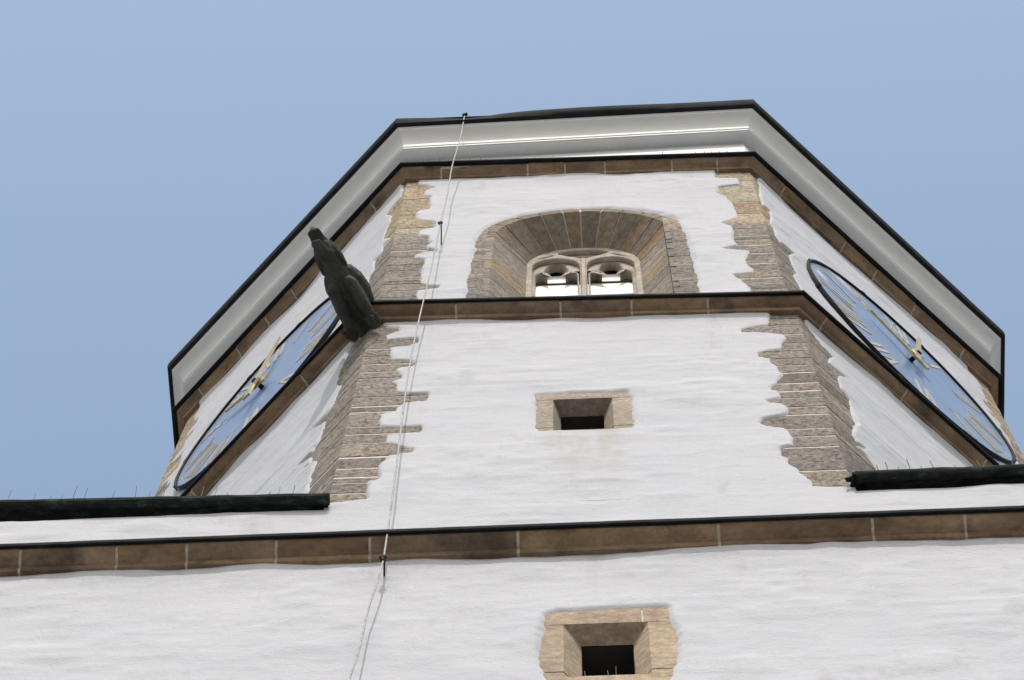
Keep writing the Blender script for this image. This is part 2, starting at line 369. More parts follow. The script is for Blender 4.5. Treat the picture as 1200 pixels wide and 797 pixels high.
def plaster(name, fr, ap, u0, u1, z0, z1, poly, holes, parent, seed, res=0.02, top=None, thick=0.017):
    nu = int((u1 - u0) / res) + 1; nz = int((z1 - z0) / res) + 1
    uu = np.linspace(u0, u1, nu); zz = np.linspace(z0, z1, nz)
    U, Z = np.meshgrid(uu, zz)
    # ragged trowelled edges
    Uj = U + 0.022 * vnoise(U / 0.09, Z / 0.06, seed + 20); Zj = Z + 0.016 * vnoise(U / 0.13, Z / 0.05, seed + 21)
    sd = sdist(Uj, Zj, poly)
    lip = np.clip((sd + 0.03) / 0.055, 0, 1); lip = lip * lip * (3 - 2 * lip)
    for hpoly, w in holes:
        s2 = -sdist(Uj, Zj, hpoly); l2 = np.clip((s2 + 0.03) / w, 0, 1); l2 = l2 * l2 * (3 - 2 * l2)
        lip = np.minimum(lip, l2); sd = np.minimum(sd, s2)
    w = wave(U, Z, seed)
    off = -0.022 + lip * (np.logaddexp(0, (thick + w - 0.011) / 0.007) * 0.007 + 0.011 + 0.022)
    if top is not None:      # plaster drawn up in an uneven roll under the string course
        tz = top(U); e = np.exp(-np.abs(tz - Z) / 0.10) * (Z < tz + 0.03)
        off += lip * e * (0.020 + 0.05 * vnoise(U / 0.7, Z * 0 + 3.3, seed + 9))
    keep = sd > -0.045
    kf = keep[:-1, :-1] | keep[1:, :-1] | keep[:-1, 1:] | keep[1:, 1:]
    idx = np.full(U.shape, -1); 
    used = np.zeros(U.shape, bool)
    used[:-1, :-1] |= kf; used[1:, :-1] |= kf; used[:-1, 1:] |= kf; used[1:, 1:] |= kf
    idx[used] = np.arange(used.sum())
    n = ap + off
    X = U * fr.u.x + n * fr.n.x; Y = U * fr.u.y + n * fr.n.y
    co = np.stack([X[used], Y[used], Z[used]], 1).astype(np.float32)
    q = np.stack([idx[:-1, :-1][kf], idx[:-1, 1:][kf], idx[1:, 1:][kf], idx[1:, :-1][kf]], 1).astype(np.int32)
    me = bpy.data.meshes.new(name)
    me.vertices.add(len(co)); me.vertices.foreach_set("co", co.ravel())
    me.loops.add(q.size); me.loops.foreach_set("vertex_index", q.ravel())
    me.polygons.add(len(q)); me.polygons.foreach_set("loop_start", np.arange(len(q), dtype=np.int32) * 4)
    me.polygons.foreach_set("loop_total", np.full(len(q), 4, dtype=np.int32))
    me.update(calc_edges=True); me.validate()
    me.polygons.foreach_set("use_smooth", [True] * len(me.polygons))
    me.materials.append(M_PL)
    o = bpy.data.objects.new(name, me); COL.objects.link(o); o.parent = parent
    return o

# ------------------------------------------------------------------ the ground
g = MB(); g.add([(-600, -600, 0), (600, -600, 0), (600, 600, 0), (-600, 600, 0)], [(0, 1, 2, 3)])
setp(g.build("ground", M_GROUND), kind="structure", label="pale stone paved ground around the foot of the tower")

# ------------------------------------------------------------------ the tower
tower = empty("church_tower", label="whitewashed church tower turning from square to octagon, with brown stone string courses and quoins", cat="tower")

def lerp(a, b, t): return a + (b - a) * t
def corner_pt(k, ap, z, ns):
    a = -math.pi / 2 + 2 * math.pi * (k + 0.5) / ns; r = ap / math.cos(math.pi / ns)
    return Vector((r * math.cos(a), r * math.sin(a), z))
def ring_sections(ns, ap_ref, zc, prof, st):
    """rings of a moulding at stations st=[(face, u) or ('c', corner)]"""
    h = ap_ref * math.tan(math.pi / ns); fr = FR if ns == 8 else SQ; out = []
    for s in st:
        if s[0] == 'c':
            k = s[1] % ns; out.append([corner_pt(k, ap, zc[k] + dz, ns) for ap, dz in prof])
        else:
            k, u = s; t = (u + h) / (2 * h); z = lerp(zc[(k - 1) % ns], zc[k % ns], t)
            out.append([fr[k](u, z + dz, ap) for ap, dz in prof])
    return out

def string_course(name, ns, base, p, h, zc, joints, seed, depth=0.12, ov=0.055):
    """projecting hollow-moulded stone course with pale joints and a dark metal drip"""
    rr = random.Random(seed); so = p - ov
    def prof(j=0.0, g=0.0):
        return [(base - depth, -0.01), (base + so - g + j, -0.01), (base + so - g + j, -0.05), (base + so - 0.02 - g + j, -0.075),
                (base + so * 0.62 - g, -h * 0.42 - 0.03), (base + so * 0.42 - g, -h * 0.66), (base + so * 0.33 - g, -h * 0.80),
                (base + so * 0.33 + 0.016 - g, -h * 0.82), (base + so * 0.26 + 0.012 - g, -h + g * 0.6), (base - depth, -h + g * 0.6)]
    mb = MB(); hh = base * math.tan(math.pi / ns)
    seq = []          # stations in order around the ring
    for k in range(ns):
        js = joints.get(k)
        if js is None:
            nj = 5 if ns == 8 else 9
            js = [lerp(-hh, hh, (i + 0.5 + rr.uniform(-.2, .2)) / nj) for i in range(nj)]
        for j in js: seq.append((k, j))
        seq.append(('c', k))
    ji = [i for i, s in enumerate(seq) if s[0] != 'c']
    for a, b in zip(ji, ji[1:] + [ji[0] + len(seq)]):
        st = [seq[i % len(seq)] for i in range(a, b + 1)]
        gap = 0.012
        f0 = (st[0][0], st[0][1] + gap); f1 = (st[-1][0], st[-1][1] - gap)
        mid = st[1:-1]; st2 = [f0]
        if not mid:
            m = max(1, int((f1[1] - f0[1]) / 0.25))
            st2 += [(f0[0], lerp(f0[1], f1[1], i / m)) for i in range(1, m)]
        else: st2 += mid
        st2.append(f1)
        mb.loft(ring_sections(ns, base, zc, prof(rr.uniform(-.006, .006)), st2))
    sc = mb.build(name, M_BROWN, tower, smooth=35)
    mm = MB(); mm.loft(ring_sections(ns, base, zc, prof(0, 0.007), [('c', k) for k in range(ns)]), closed=True)
    mm.build("joint_mortar", M_MORTAR2, sc)
    fl = MB(); fs = []
    for k in range(ns):
        m = 24 if ns == 8 else 50
        for i in range(m): fs.append((k, lerp(-hh, hh, (i + 0.5) / m)))
        fs.append(('c', k))
    pr = [(base - 0.06, 0.09), (base + 0.02, 0.075), (base + p - 0.012, 0.018), (base + p, 0.008), (base + p + 0.001, -0.045), (base + p - 0.012, -0.047), (base + p - ov * .8, -0.03), (base + p - ov, -0.006), (base - 0.06, -0.004)]
    rings = ring_sections(ns, base, zc, pr, fs)
    for i, r in enumerate(rings):
        w = noise.noise(Vector((i * 0.37, seed * 3.1, 0))) * 0.006
        for j in (2, 3, 4, 5): r[j] = r[j] + Vector((0, 0, w))
    fl.loft(rings, closed=True)
    fl.build("flashing", M_FLASH, sc)
    return sc

zM = {0: 27.70, 1: 28.08, 7: 27.95, 6: 27.95}; zM = [zM.get(k, 27.95) - 0.12 for k in range(8)]
zU = {0: 34.40, 1: 34.64, 7: 34.58, 6: 34.56}; zU = [zU.get(k, 34.5) for k in range(8)]
zL = [21.06, 21.04, 21.04, 21.00]
J_L = [-4.729, -3.923, -3.341, -2.599, -1.822, -0.598, 1.057, 2.321, 3.079, 4.35]
string_course("string_course", 4, A, 0.235, 0.19, [z - 0.09 for z in zL], {0: J_L}, 1, ov=0.036)
string_course("string_course", 8, A, 0.225, 0.17, zM, {0: [-1.372, -0.235, 0.533, 1.354], 1: [-2.0, -0.75, 0.5, 1.5], 7: [-1.65, -0.55, 1.3]}, 2, depth=0.2, ov=0.042)
string_course("string_course", 8, AU, 0.235, 0.22, zU, {0: [-1.831, -0.668, -0.166, 0.369, 1.264, 1.868], 1: [-1.75, -.6, .0, .75, 1.7], 7: [-1.9, -1.1, -.5, .05, .6, 1.7]}, 3, depth=0.2, ov=0.062)

# --- plaster sheets
hA, hU = A * H8, AU * H8
def topM(k): return lambda U: lerp(zM[k - 1], zM[k], (U + hA) / (2 * hA)) - 0.17
def topU(k): return lambda U: lerp(zU[k - 1], zU[k], (U + hU) / (2 * hU)) - 0.22
lowL, lowR = T['lower_front_L'], T['lower_front_R']
poly = [(lowL[0][0], 28.2)] + lowL + [(-6.2, 21.93), (-6.2, 16), (6.2, 16), (6.2, 21.95)] + lowR[::-1] + [(lowR[0][0], 28.2)]
holes = [(T['slit_upper'], 0.09), (T['slit_lower'], 0.10)]
plaster("plaster", FR[0], A, -5.5527, 5.5527, 16.4, 22.02, poly, holes, tower, 40, top=lambda U: U * 0 + 20.79)
plaster("plaster", FR[0], A, -2.32, 2.32, 22.0, 27.86, poly, holes, tower, 40, top=topM(0))
wL, wR = T['upper_front_L'], T['upper_front_R']
poly = [(wL[0][0], 35)] + wL + [(wL[-1][0], 27.6), (wR[-1][0], 27.6)] + wR[::-1] + [(wR[0][0], 35)]
whole = T['window'][:4] + [(0.03 - 1.2 * math.cos(R(a)), 31.38 + 1.125 * math.sin(R(a))) for a in range(14, 168, 7)] + T['window'][10:]
whole = [(whole[0][0], 27.0)] + whole + [(whole[-1][0], 27.0)]
plaster("plaster", FR[0], AU, -2.3, 2.3, 27.7, 34.5, poly, [(whole, 0.15)], tower, 50, top=topU(0))

def back_edge(z0, z1, side, seed, base=1.92):
    rr = random.Random(seed); pts = []; z = z1
    while z > z0:
        d = rr.choice((0.0, 0.0, 0.14, -0.12, 0.06)); hgt = rr.uniform(0.16, 0.42)
        pts += [(side * (base + d), z - 0.03), (side * (base + d), z - hgt + 0.03)]; z -= hgt
    return pts
# right diagonal wall: near edge at -u, far edge at +u; left diagonal wall the other way round
def side_poly(near, far, z0, z1, near_is_left):
    if near_is_left:
        return [(near[0][0], z1)] + near + [(near[-1][0], z0), (far[-1][0], z0)] + far[::-1] + [(far[0][0], z1)]
    return [(near[0][0], z1)] + near + [(near[-1][0], z0), (far[-1][0], z0)] + far[::-1] + [(far[0][0], z1)]
plaster("plaster", FR[1], A, -2.3, 2.3, 22.1, 28.1, side_poly(T['lower_right'], back_edge(22, 28, 1, 5, 2.02), 21.5, 28.6, True), [], tower, 60, top=topM(1))
plaster("plaster", FR[7], A, -2.3, 2.3, 22.1, 28.0, side_poly(T['lower_left'], back_edge(22, 28, -1, 6, 2.02), 21.5, 28.6, False), [], tower, 70, top=topM(7))
plaster("plaster", FR[1], AU, -2.287, 2.287, 27.8, 34.75, side_poly(T['upper_right'], back_edge(27, 35, 1, 7, 2.0), 27.3, 35.2, True), [], tower, 80, top=topU(1))
plaster("plaster", FR[7], AU, -2.287, 2.287, 27.8, 34.75, side_poly(T['upper_left'], back_edge(27, 35, -1, 8, 2.0), 27.3, 35.2, False), [], tower, 90, top=topU(7))

# --- plain walls of the sides that the photograph does not show, and the backing masonry
wb = MB()
for k in (1, 2, 3):
    wb.add([SQ[k](-A, 0, A), SQ[k](A, 0, A), SQ[k](A, 21.95, A), SQ[k](-A, 21.95, A)], [(0, 1, 2, 3)])
wb.add([SQ[0](-A, 0, A + .02), SQ[0](A, 0, A + .02), SQ[0](A, 16.45, A + .02), SQ[0](-A, 16.45, A + .02)], [(0, 1, 2, 3)])
for k in (2, 3, 4, 5, 6):
    wb.add([FR[k](-hA, 21.9, A), FR[k](hA, 21.9, A), FR[k](hA, 27.9, A), FR[k](-hA, 27.9, A)], [(0, 1, 2, 3)])
    wb.add([FR[k](-hU, 27.9, AU), FR[k](hU, 27.9, AU), FR[k](hU, 34.6, AU), FR[k](-hU, 34.6, AU)], [(0, 1, 2, 3)])
wb.build("wall", M_PL, tower, fixn=False)
bk = MB()
def backing(k, ap, u0, u1, z0, z1):
    bk.add([FR[k](u0, z0, ap), FR[k](u1, z0, ap), FR[k](u1, z1, ap), FR[k](u0, z1, ap)], [(0, 1, 2, 3)])
for ap, z0, z1 in ((A - 0.0025, 21.6, 28.05), (AU - 0.0025, 27.6, 34.8)):
    h = ap * H8
    backing(0, ap, -h, -1.35, z0, z1); backing(0, ap, 1.35, h, z0, z1)
    for k in (1, 7): backing(k, ap, -h, h, z0, z1)
bk.build("joint_mortar", M_MORTAR, tower, fixn=False)

# --- corner stones, each course one stone bent round the angle
def quoins(kc, ap, zs, seed):
    rr = random.Random(seed); mb = MB(); k0, k1 = kc % 8, (kc + 1) % 8
    zs = sorted(zs)
    for z0, z1 in zip(zs, zs[1:]):
        g = 0.010 + rr.uniform(0, .009); a1 = 1.25; a2 = 1.15; j = rr.uniform(0.0, 0.005); ap1 = ap + j; h = ap1 * H8; T_ = 0.14
        def plan(n, z, sh=0.0):
            return [FR[k0](ap * H8 - a1, z, n - T_), FR[k0](ap * H8 - a1, z, n), corner_pt(k0, n, z, 8), FR[k1](-ap * H8 + a2, z, n), FR[k1](-ap * H8 + a2, z, n - T_), corner_pt(k0, n - T_, z, 8)]
        e = 0.004
        mb.loft([plan(ap1 - e, z0 + g), plan(ap1, z0 + g + e), plan(ap1 + rr.uniform(-.002, .004), z1 - g - e), plan(ap1 - e, z1 - g)])
    return mb.build("quoin", M_QUOIN, tower, fixn=True)
def fill(zs, lo, hi, seed):
    rr = random.Random(seed); zs = sorted(zs); out = list(zs)
    while out[0] > lo: out.insert(0, out[0] - rr.uniform(.22, .4))
    while out[-1] < hi: out.append(out[-1] + rr.uniform(.22, .4))
    return out
quoins(7, A, fill(JOINTS['lower_left'], 21.6, 27.9, 1), 1)
quoins(0, A, fill(JOINTS['lower_right'], 21.6, 27.9, 2), 2)
quoins(7, AU, fill(JOINTS['upper_left'], 27.8, 34.6, 3), 3)
quoins(0, AU, fill(JOINTS['upper_right'], 27.8, 34.6, 4), 4)
for kc, ap, lo, hi, sd in ((1, A, 21.7, 27.9, 5), (6, A, 21.7, 27.9, 6), (1, AU, 27.8, 34.7, 7), (6, AU, 27.8, 34.7, 8)):
    quoins(kc, ap, fill([lo], lo, hi, sd), sd)

# --- white boxed cornice under the roof edge
zC = {0: 36.34, 1: 36.32, 7: 36.02, 6: 36.30}; zC = [zC.get(k, 36.25) for k in range(8)]
def cz(dz0): return [z for z in zC]
cb = MB()
prof = [(AU - 0.1, -1.52), (AU + 0.06, -1.52), (AU + 0.06, -0.64), (AU + 0.216, -0.69), (AU + 0.225, -0.685), (AU + 0.225, -0.665), (AU + 0.247, -0.66), (AU + 0.25, -0.61),
        (AU + 0.262, -0.605), (AU + 0.268, -0.53), (AU + 0.292, -0.445), (AU + 0.335, -0.375), (AU + 0.39, -0.325), (AU + 0.435, -0.295), (AU + 0.445, -0.265), (AU + 0.46, -0.262), (AU + 0.46, -0.1), (AU - 0.1, -0.1)]
cb.loft(ring_sections(8, AU, zC, prof, [('c', k) for k in range(8)]), closed=True)
cornice = cb.build("cornice", M_CORN, tower, smooth=25)
gb = MB(); st = []
for k in range(8):
    m = 30
    for i in range(m): st.append((k, lerp(-2.5, 2.5, (i + 0.5) / m)))
    st.append(('c', k))
gp = [(AU + 0.2, -0.05), (AU + 0.41, -0.08), (AU + 0.452, -0.258), (AU + 0.515, -0.235), (AU + 0.535, -0.18), (AU + 0.535, 0.0), (AU + 0.52, 0.02), (AU + 0.2, 0.14)]
rings = ring_sections(8, AU + 0.5, zC, gp, st)
for i, r in enumerate(rings):
    k, u = st[i] if st[i][0] != 'c' else (st[i][1], 9)
    w = noise.noise(Vector((i * 0.21, 4.4, 0))) * 0.014
    if k == 0 and u != 9:
        dent = -0.05 * math.exp(-((u + 1.55) / 0.5) ** 2) + 0.02 * math.exp(-((u - 0.2) / 1.0) ** 2)
        for j in (4, 5, 6): r[j] = r[j] + FR[0].n * dent
    for j in range(3, 7): r[j] = r[j] + Vector((0, 0, w * .6))
gb.loft(rings, closed=True)
gb.build("roof_edge", M_FLASH, tower, smooth=40)
rf = MB(); base = [corner_pt(k, AU + 0.45, 36.36, 8) for k in range(8)]
rf.add(base + [Vector((0, 0, 40.2))], [(k, (k + 1) % 8, 8) for k in range(8)])
rf.build("roof", M_SLATE, tower)

# --- small roofs over the corners of the square, with rolled sheet-metal eaves
def broach(sgn, z_in, z_out, x_in):
    mb = MB(); fk = 1 if sgn > 0 else 7; out = A + 0.14
    a = Vector((sgn * hA, -out, z_in)); b = Vector((sgn * out, -out, z_out)); c = Vector((sgn * out, -hA, z_in))
    d0 = Vector((sgn * hA, -A + .0, z_in)); 
    top = FR[fk](0, z_in + 0.75, A - 0.05); e0 = FR[fk](-sgn * hA, z_in + .02, A - 0.03); e1 = FR[fk](sgn * hA, z_in + .02, A - 0.03)
    up = [a, b, c, e1, top, e0]; lo = [p - Vector((0, 0, 0.05)) for p in up]
    mb.prism(lo, up)
    r = mb.build("corner_roof", M_COPPER, tower)
    rb = MB()
    def roll(p, q, m=40):
        pts = []; rad = []
        for i in range(m + 1):
            t = i / m; v = lerp(p, q, t)
            v = v + Vector((0, noise.noise(Vector((i * .31, sgn, 1))) * .005, noise.noise(Vector((i * .12, sgn, 5))) * .006))
            pts.append(v); rad.append((0.060 if sgn > 0 else 0.056) + 0.004 * noise.noise(Vector((i * .4, sgn, 9))))
        rb.tube(pts, rad, 14)
    p = Vector((x_in, -A - 0.09, z_in - 0.02)); q = Vector((sgn * (A + 0.10), -A - 0.09, z_out - 0.02)); s = Vector((sgn * (A + 0.09), -hA, z_in))
    roll(p, q); roll(q, s)
    rl = rb.build("eaves_roll", M_COPPER, r, smooth=True)
    return r, p, q
_, rp, rq = broach(1, 22.16, 22.22, 2.33)
_, lp, lq = broach(-1, 22.10, 22.24, -2.27)
fin = MB(); fin.tube([(2.33, -A - .09, 22.14), (2.25, -A - .08, 22.13), (2.24, -A - .10, 22.10)], [0.03, 0.022, 0.012], 8); fin.tube([(2.34, -A - .06, 22.18), (2.26, -A - .05, 22.18)], [.02, .012], 6)
fin.build("eaves_spout", M_COPPER, tower, smooth=True)

# --- slit windows
def slit(outer, inner, d, seed, depth=0.7):
    f = FR[0]; root = None
    (ul, ztl), (ur, ztr), (url, zbr), (ull, zbl) = outer
    (il, itl), (ir, itr), (irl, ibr), (ill, ibl) = inner
    zt = (ztl + ztr) / 2; zb = (zbl + zbr) / 2 ; it = (itl + itr) / 2
    n0 = A; n1 = A - d; W = 0.32; mb = MB()
    def P(u, z, n): return f(u, z, n)
    # jambs: split in two stones each
    for s, uo, ui in ((-1, ul, il), (1, ur, ir)):
        cuts = [zb - 0.30, zb + 0.06, zt + 0.01]
        for z0, z1 in zip(cuts, cuts[1:]):
            g = 0.009
            mb.hexa([P(uo, z0 + g, n0), P(uo + s * W, z0 + g, n0), P(uo + s * W, z0 + g, n1 - .1), P(ui, z0 + g, n1 - .1 + .1),
                     P(uo, z1 - g, n0), P(uo + s * W, z1 - g, n0), P(uo + s * W, z1 - g, n1 - .1), P(ui, z1 - g, n1)])
    # lintel with a splayed underside, two stones
    js = [ul - W, ur - 0.05 if seed == 2 else (ul + ur) / 2 + 9, ur + W]
    js = [ul - W, ur - 0.04, ur + W] if seed == 2 else [ul - W, ur + W]
    for a, b in zip(js, js[1:]):
        a2, b2 = a + .006, b - .006
        mb.hexa([P(a2, zt, n0 + .003), P(b2, zt, n0 + .003), P(b2, it, n1), P(a2, it, n1),
                 P(a2, zt + .34, n0 + .003), P(b2, zt + .34, n0 + .003), P(b2, zt + .34, n1), P(a2, zt + .34, n1)])
    # sill
    mb.hexa([P(ul - .28, zb - .42, n0), P(ur + .28, zb - .42, n0), P(ur + .28, zb - .42, n1 - .2), P(ul - .28, zb - .42, n1 - .2),
             P(ul - .28, zb - .02, n0 - .002), P(ur + .28, zb - .02, n0 - .002), P(ur + .28, zb + .05, n1 - .2), P(ul - .28, zb + .05, n1 - .2)])
    o = mb.build("slit_window", M_TAN if seed == 2 else M_SLIT1, tower)
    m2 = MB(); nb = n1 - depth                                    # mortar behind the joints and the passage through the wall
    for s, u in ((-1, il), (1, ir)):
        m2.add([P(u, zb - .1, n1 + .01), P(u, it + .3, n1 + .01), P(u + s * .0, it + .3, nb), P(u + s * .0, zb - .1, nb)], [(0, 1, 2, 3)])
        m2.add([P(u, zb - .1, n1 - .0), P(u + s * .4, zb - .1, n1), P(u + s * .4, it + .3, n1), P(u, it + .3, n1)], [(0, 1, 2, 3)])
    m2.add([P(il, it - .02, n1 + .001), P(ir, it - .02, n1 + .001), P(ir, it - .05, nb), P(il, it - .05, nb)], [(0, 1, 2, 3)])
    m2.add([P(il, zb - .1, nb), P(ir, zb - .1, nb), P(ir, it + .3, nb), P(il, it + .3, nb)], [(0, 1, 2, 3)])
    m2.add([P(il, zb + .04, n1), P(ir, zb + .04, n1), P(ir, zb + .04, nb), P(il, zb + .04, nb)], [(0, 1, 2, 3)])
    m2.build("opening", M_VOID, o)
    m3 = MB()
    for s, uo, ui in ((-1, ul, il), (1, ur, ir)):
        m3.hexa([P(uo + s * .008, zb - .3, n0 - .008), P(uo + s * W, zb - .3, n0 - .008), P(uo + s * W, zb - .3, n1), P(ui + s * .008, zb - .3, n1),
                 P(uo + s * .008, zt + .3, n0 - .008), P(uo + s * W, zt + .3, n0 - .008), P(uo + s * W, zt + .3, n1), P(ui + s * .008, zt + .3, n1)])
    m3.hexa([P(ul - .3, zt + .02, n0 - .007), P(ur + .3, zt + .02, n0 - .007), P(ur + .3, it + .02, n1), P(ul - .3, it + .02, n1),
             P(ul - .3, zt + .3, n0 - .007), P(ur + .3, zt + .3, n0 - .007), P(ur + .3, zt + .3, n1), P(ul - .3, zt + .3, n1)])
    m3.build("joint_mortar", M_MORTAR, o)
    return o
M_SLIT1 = stone_mat("slit_frame_grey_stone", [(0.37, 0.32, 0.27), (0.35, 0.305, 0.265), (0.39, 0.335, 0.28)], streak=(8, 8, 12), sscale=2, dark=0.7, bmp=0.006, speck=0.25)
slit(T['su_outer'], T['su_inner'], 0.18, 1)
slit(T['sl_outer'], T['sl_inner'], 0.15, 2)

# --- belfry window
win = empty("belfry_window"); win.parent = tower
f0 = FR[0]; UC = 0.03; ZS = 31.34; RO = 1.085; RI = 0.69; DW = 0.40; ZSI = 31.36; HI = 0.75; ZB = 27.9
def wpath(t, r, zs, hgt):      # t in [0,1] along left jamb, arch, right jamb by arc parameter
    pass
vb = MB(); mb_ = MB()
def arch_pt(ang, r, zs, hgt): return (UC - r * math.cos(ang), zs + hgt * math.sin(ang))
def vous(mb, a0, a1, g, sink=0.0):
    e = g / RO
    def sec(a):
        o = arch_pt(a, RO + 0.32, ZS, RO + 0.32); m = arch_pt(a, RO + sink, ZS, RO + sink); i = arch_pt(a, RI + sink, ZSI, HI + sink); ib = arch_pt(a, RO + .32, ZS, RO + .32)
        return [f0(o[0], o[1], AU - sink), f0(m[0], m[1], AU - sink), f0(i[0], i[1], AU - DW), f0(ib[0], ib[1], AU - DW)]
    n = 6
    mb.loft([sec(lerp(a0 + e, a1 - e, k / n)) for k in range(n + 1)])
angs = [0.0, 0.20, 0.50, 0.82, 1.09, 1.36, 1.56, 1.80, 2.05, 2.30, 2.55, 2.80, math.pi]
for a0, a1 in zip(angs, angs[1:]): vous(vb, a0, a1, 0.011)
n = 40
vous(mb_, 0, math.pi, 0, 0.012) if False else [vous(mb_, math.pi * k / n, math.pi * (k + 1) / n, 0, 0.010) for k in range(n)]
rr = random.Random(4)
for s in (-1, 1):
    z = ZB; jb = MB()
    while z < ZS - 0.01:
        z1 = min(z + rr.uniform(.22, .42), ZS)
        if ZS - z1 < .15: z1 = ZS
        g = .007
        def sec(zz):
            return [f0(UC + s * (RO + .32), zz, AU), f0(UC + s * RO, zz, AU), f0(UC + s * RI, zz, AU - DW), f0(UC + s * (RO + .32), zz, AU - DW)]
        jb.prism(sec(z + g), sec(z1 - g)); z = z1
    q = 0.010
    def sec2(zz): return [f0(UC + s * (RO + .3), zz, AU - q), f0(UC + s * (RO + q), zz, AU - q), f0(UC + s * (RI + q), zz, AU - DW), f0(UC + s * (RO + .3), zz, AU - DW)]
    mb_.prism(sec2(ZB), sec2(ZS))
    jb.build("jamb", M_JAMB, win)
vb.build("arch", M_VOUS, win, smooth=30); mb_.build("joint_mortar", M_MORTAR, win)

def plate(outline, holes, n_front, thick, bev, name, material, parent):
    cu = bpy.data.curves.new(name, 'CURVE'); cu.dimensions = '2D'; cu.fill_mode = 'BOTH'
    cu.extrude = thick / 2 - bev; cu.bevel_depth = bev; cu.bevel_resolution = 1; cu.offset = -bev
    for pts in [outline] + holes:
        sp = cu.splines.new('POLY'); sp.points.add(len(pts) - 1); sp.use_cyclic_u = True
        for p, (u, z) in zip(sp.points, pts): p.co = (u, z, 0, 1)
    tmp = bpy.data.objects.new("tmp", cu); COL.objects.link(tmp)
    dg = bpy.context.evaluated_depsgraph_get()
    me = bpy.data.meshes.new_from_object(tmp.evaluated_get(dg))
    bpy.data.objects.remove(tmp); bpy.data.curves.remove(cu)
    for v in me.vertices:
        u, z, d = v.co; v.co = f0(u, z, n_front - thick / 2 + d)
    me.materials.clear(); me.materials.append(material); me.name = name
    o = bpy.data.objects.new(name, me); COL.objects.link(o); o.parent = parent
    return o
def arc(cx, cz, rx, rz, a0, a1, n=14): return [(cx + rx * math.cos(lerp(a0, a1, k / n)), cz + rz * math.sin(lerp(a0, a1, k / n))) for k in range(n + 1)]
PI = math.pi
def light_arch(c, w, zs, h, zb):      # plain round-headed light
    return [(c - w, zb)] + arc(c, zs, w, h, PI, 0, 18) + [(c + w, zb)]
def light_trefoil(c, w, zs, zb):
    """light with two low side foils, two cusps and a broad top foil"""
    L = [(c - w, zb), (c - w, zs)] + arc(c - w + 0.075, zs, 0.075, 0.13, PI, 0.35, 8) + arc(c, zs + 0.13, 0.150, 0.42, PI * 1.02, PI * -0.02, 14) + arc(c + w - 0.075, zs, 0.075, 0.13, PI - 0.35, 0, 8) + [(c + w, zb)]
    return L
outl = [(UC - RI - .03, ZB)] + arc(UC, ZSI, RI + .03, HI + .03, PI, 0, 30) + [(UC + RI + .03, ZB)]
LW = 0.292; cl, cr = UC - 0.335, UC + 0.335
eye = arc(UC, 31.865, 0.315, 0.15, 0, PI, 16) + [(UC - 0.2, 31.76), (UC - 0.07, 31.66), (UC, 31.62), (UC + 0.07, 31.66), (UC + 0.2, 31.76)]
ml = [(UC - .60, 31.60), (UC - .50, 31.72), (UC - .38, 31.82), (UC - .36, 31.80), (UC - .46, 31.70)]; mr = [(2 * UC - u, z) for u, z in ml][::-1]
plate(outl, [light_arch(cl, LW, 31.30, 0.36, ZB + .3), light_arch(cr, LW, 31.30, 0.36, ZB + .3), eye, ml, mr], AU - DW + 0.005, 0.07, 0.014, "tracery", M_TRAC, win)
plate(outl, [light_trefoil(cl, LW - .035, 31.13, ZB + .3), light_trefoil(cr, LW - .035, 31.13, ZB + .3), arc(UC, 31.84, 0.27, 0.11, 0, 2 * PI - .01, 24)], AU - DW - 0.065, 0.13, 0.02, "cusped_tracery", M_TRAC, win)
mu = MB(); mu.prism([f0(UC - .022, ZB, AU - DW + .03), f0(UC + .022, ZB, AU - DW + .03), f0(UC + .035, ZB, AU - DW), f0(UC - .035, ZB, AU - DW)],
                    [f0(UC - .022, 31.55, AU - DW + .03), f0(UC + .022, 31.55, AU - DW + .03), f0(UC + .035, 31.55, AU - DW), f0(UC - .035, 31.55, AU - DW)])
mu.build("mullion", M_TRAC, win)
NP = AU - DW - 0.205
for c in (cl, cr):
    pb = MB(); pb.hexa([f0(c - .31, ZB, NP + .10), f0(c + .31, ZB, NP + .10), f0(c + .31, ZB, NP + .07), f0(c - .31, ZB, NP + .07), f0(c - .31, 31.58, NP), f0(c + .31, 31.58, NP), f0(c + .31, 31.58, NP - .03), f0(c - .31, 31.58, NP - .03)])
    pane = pb.build("white_pane", M_PANE, win)
    for zb in (31.14, 30.50):
        q = NP + .10 * (31.58 - zb) / (31.58 - ZB)
        b2 = MB(); b2.hexa([f0(c - .31, zb, q + .02), f0(c + .31, zb, q + .02), f0(c + .31, zb, q), f0(c - .31, zb, q), f0(c - .31, zb + .035, q + .02), f0(c + .31, zb + .035, q + .02), f0(c + .31, zb + .035, q), f0(c - .31, zb + .035, q)])
        b2.build("glazing_bar", M_BAR, pane)
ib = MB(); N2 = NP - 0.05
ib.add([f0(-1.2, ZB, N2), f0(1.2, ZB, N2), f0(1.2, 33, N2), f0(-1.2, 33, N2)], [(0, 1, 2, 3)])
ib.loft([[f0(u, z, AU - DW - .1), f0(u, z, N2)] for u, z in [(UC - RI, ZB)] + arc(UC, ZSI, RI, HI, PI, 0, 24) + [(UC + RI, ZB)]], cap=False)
ib.build("inner_reveal", M_DARKST, win)

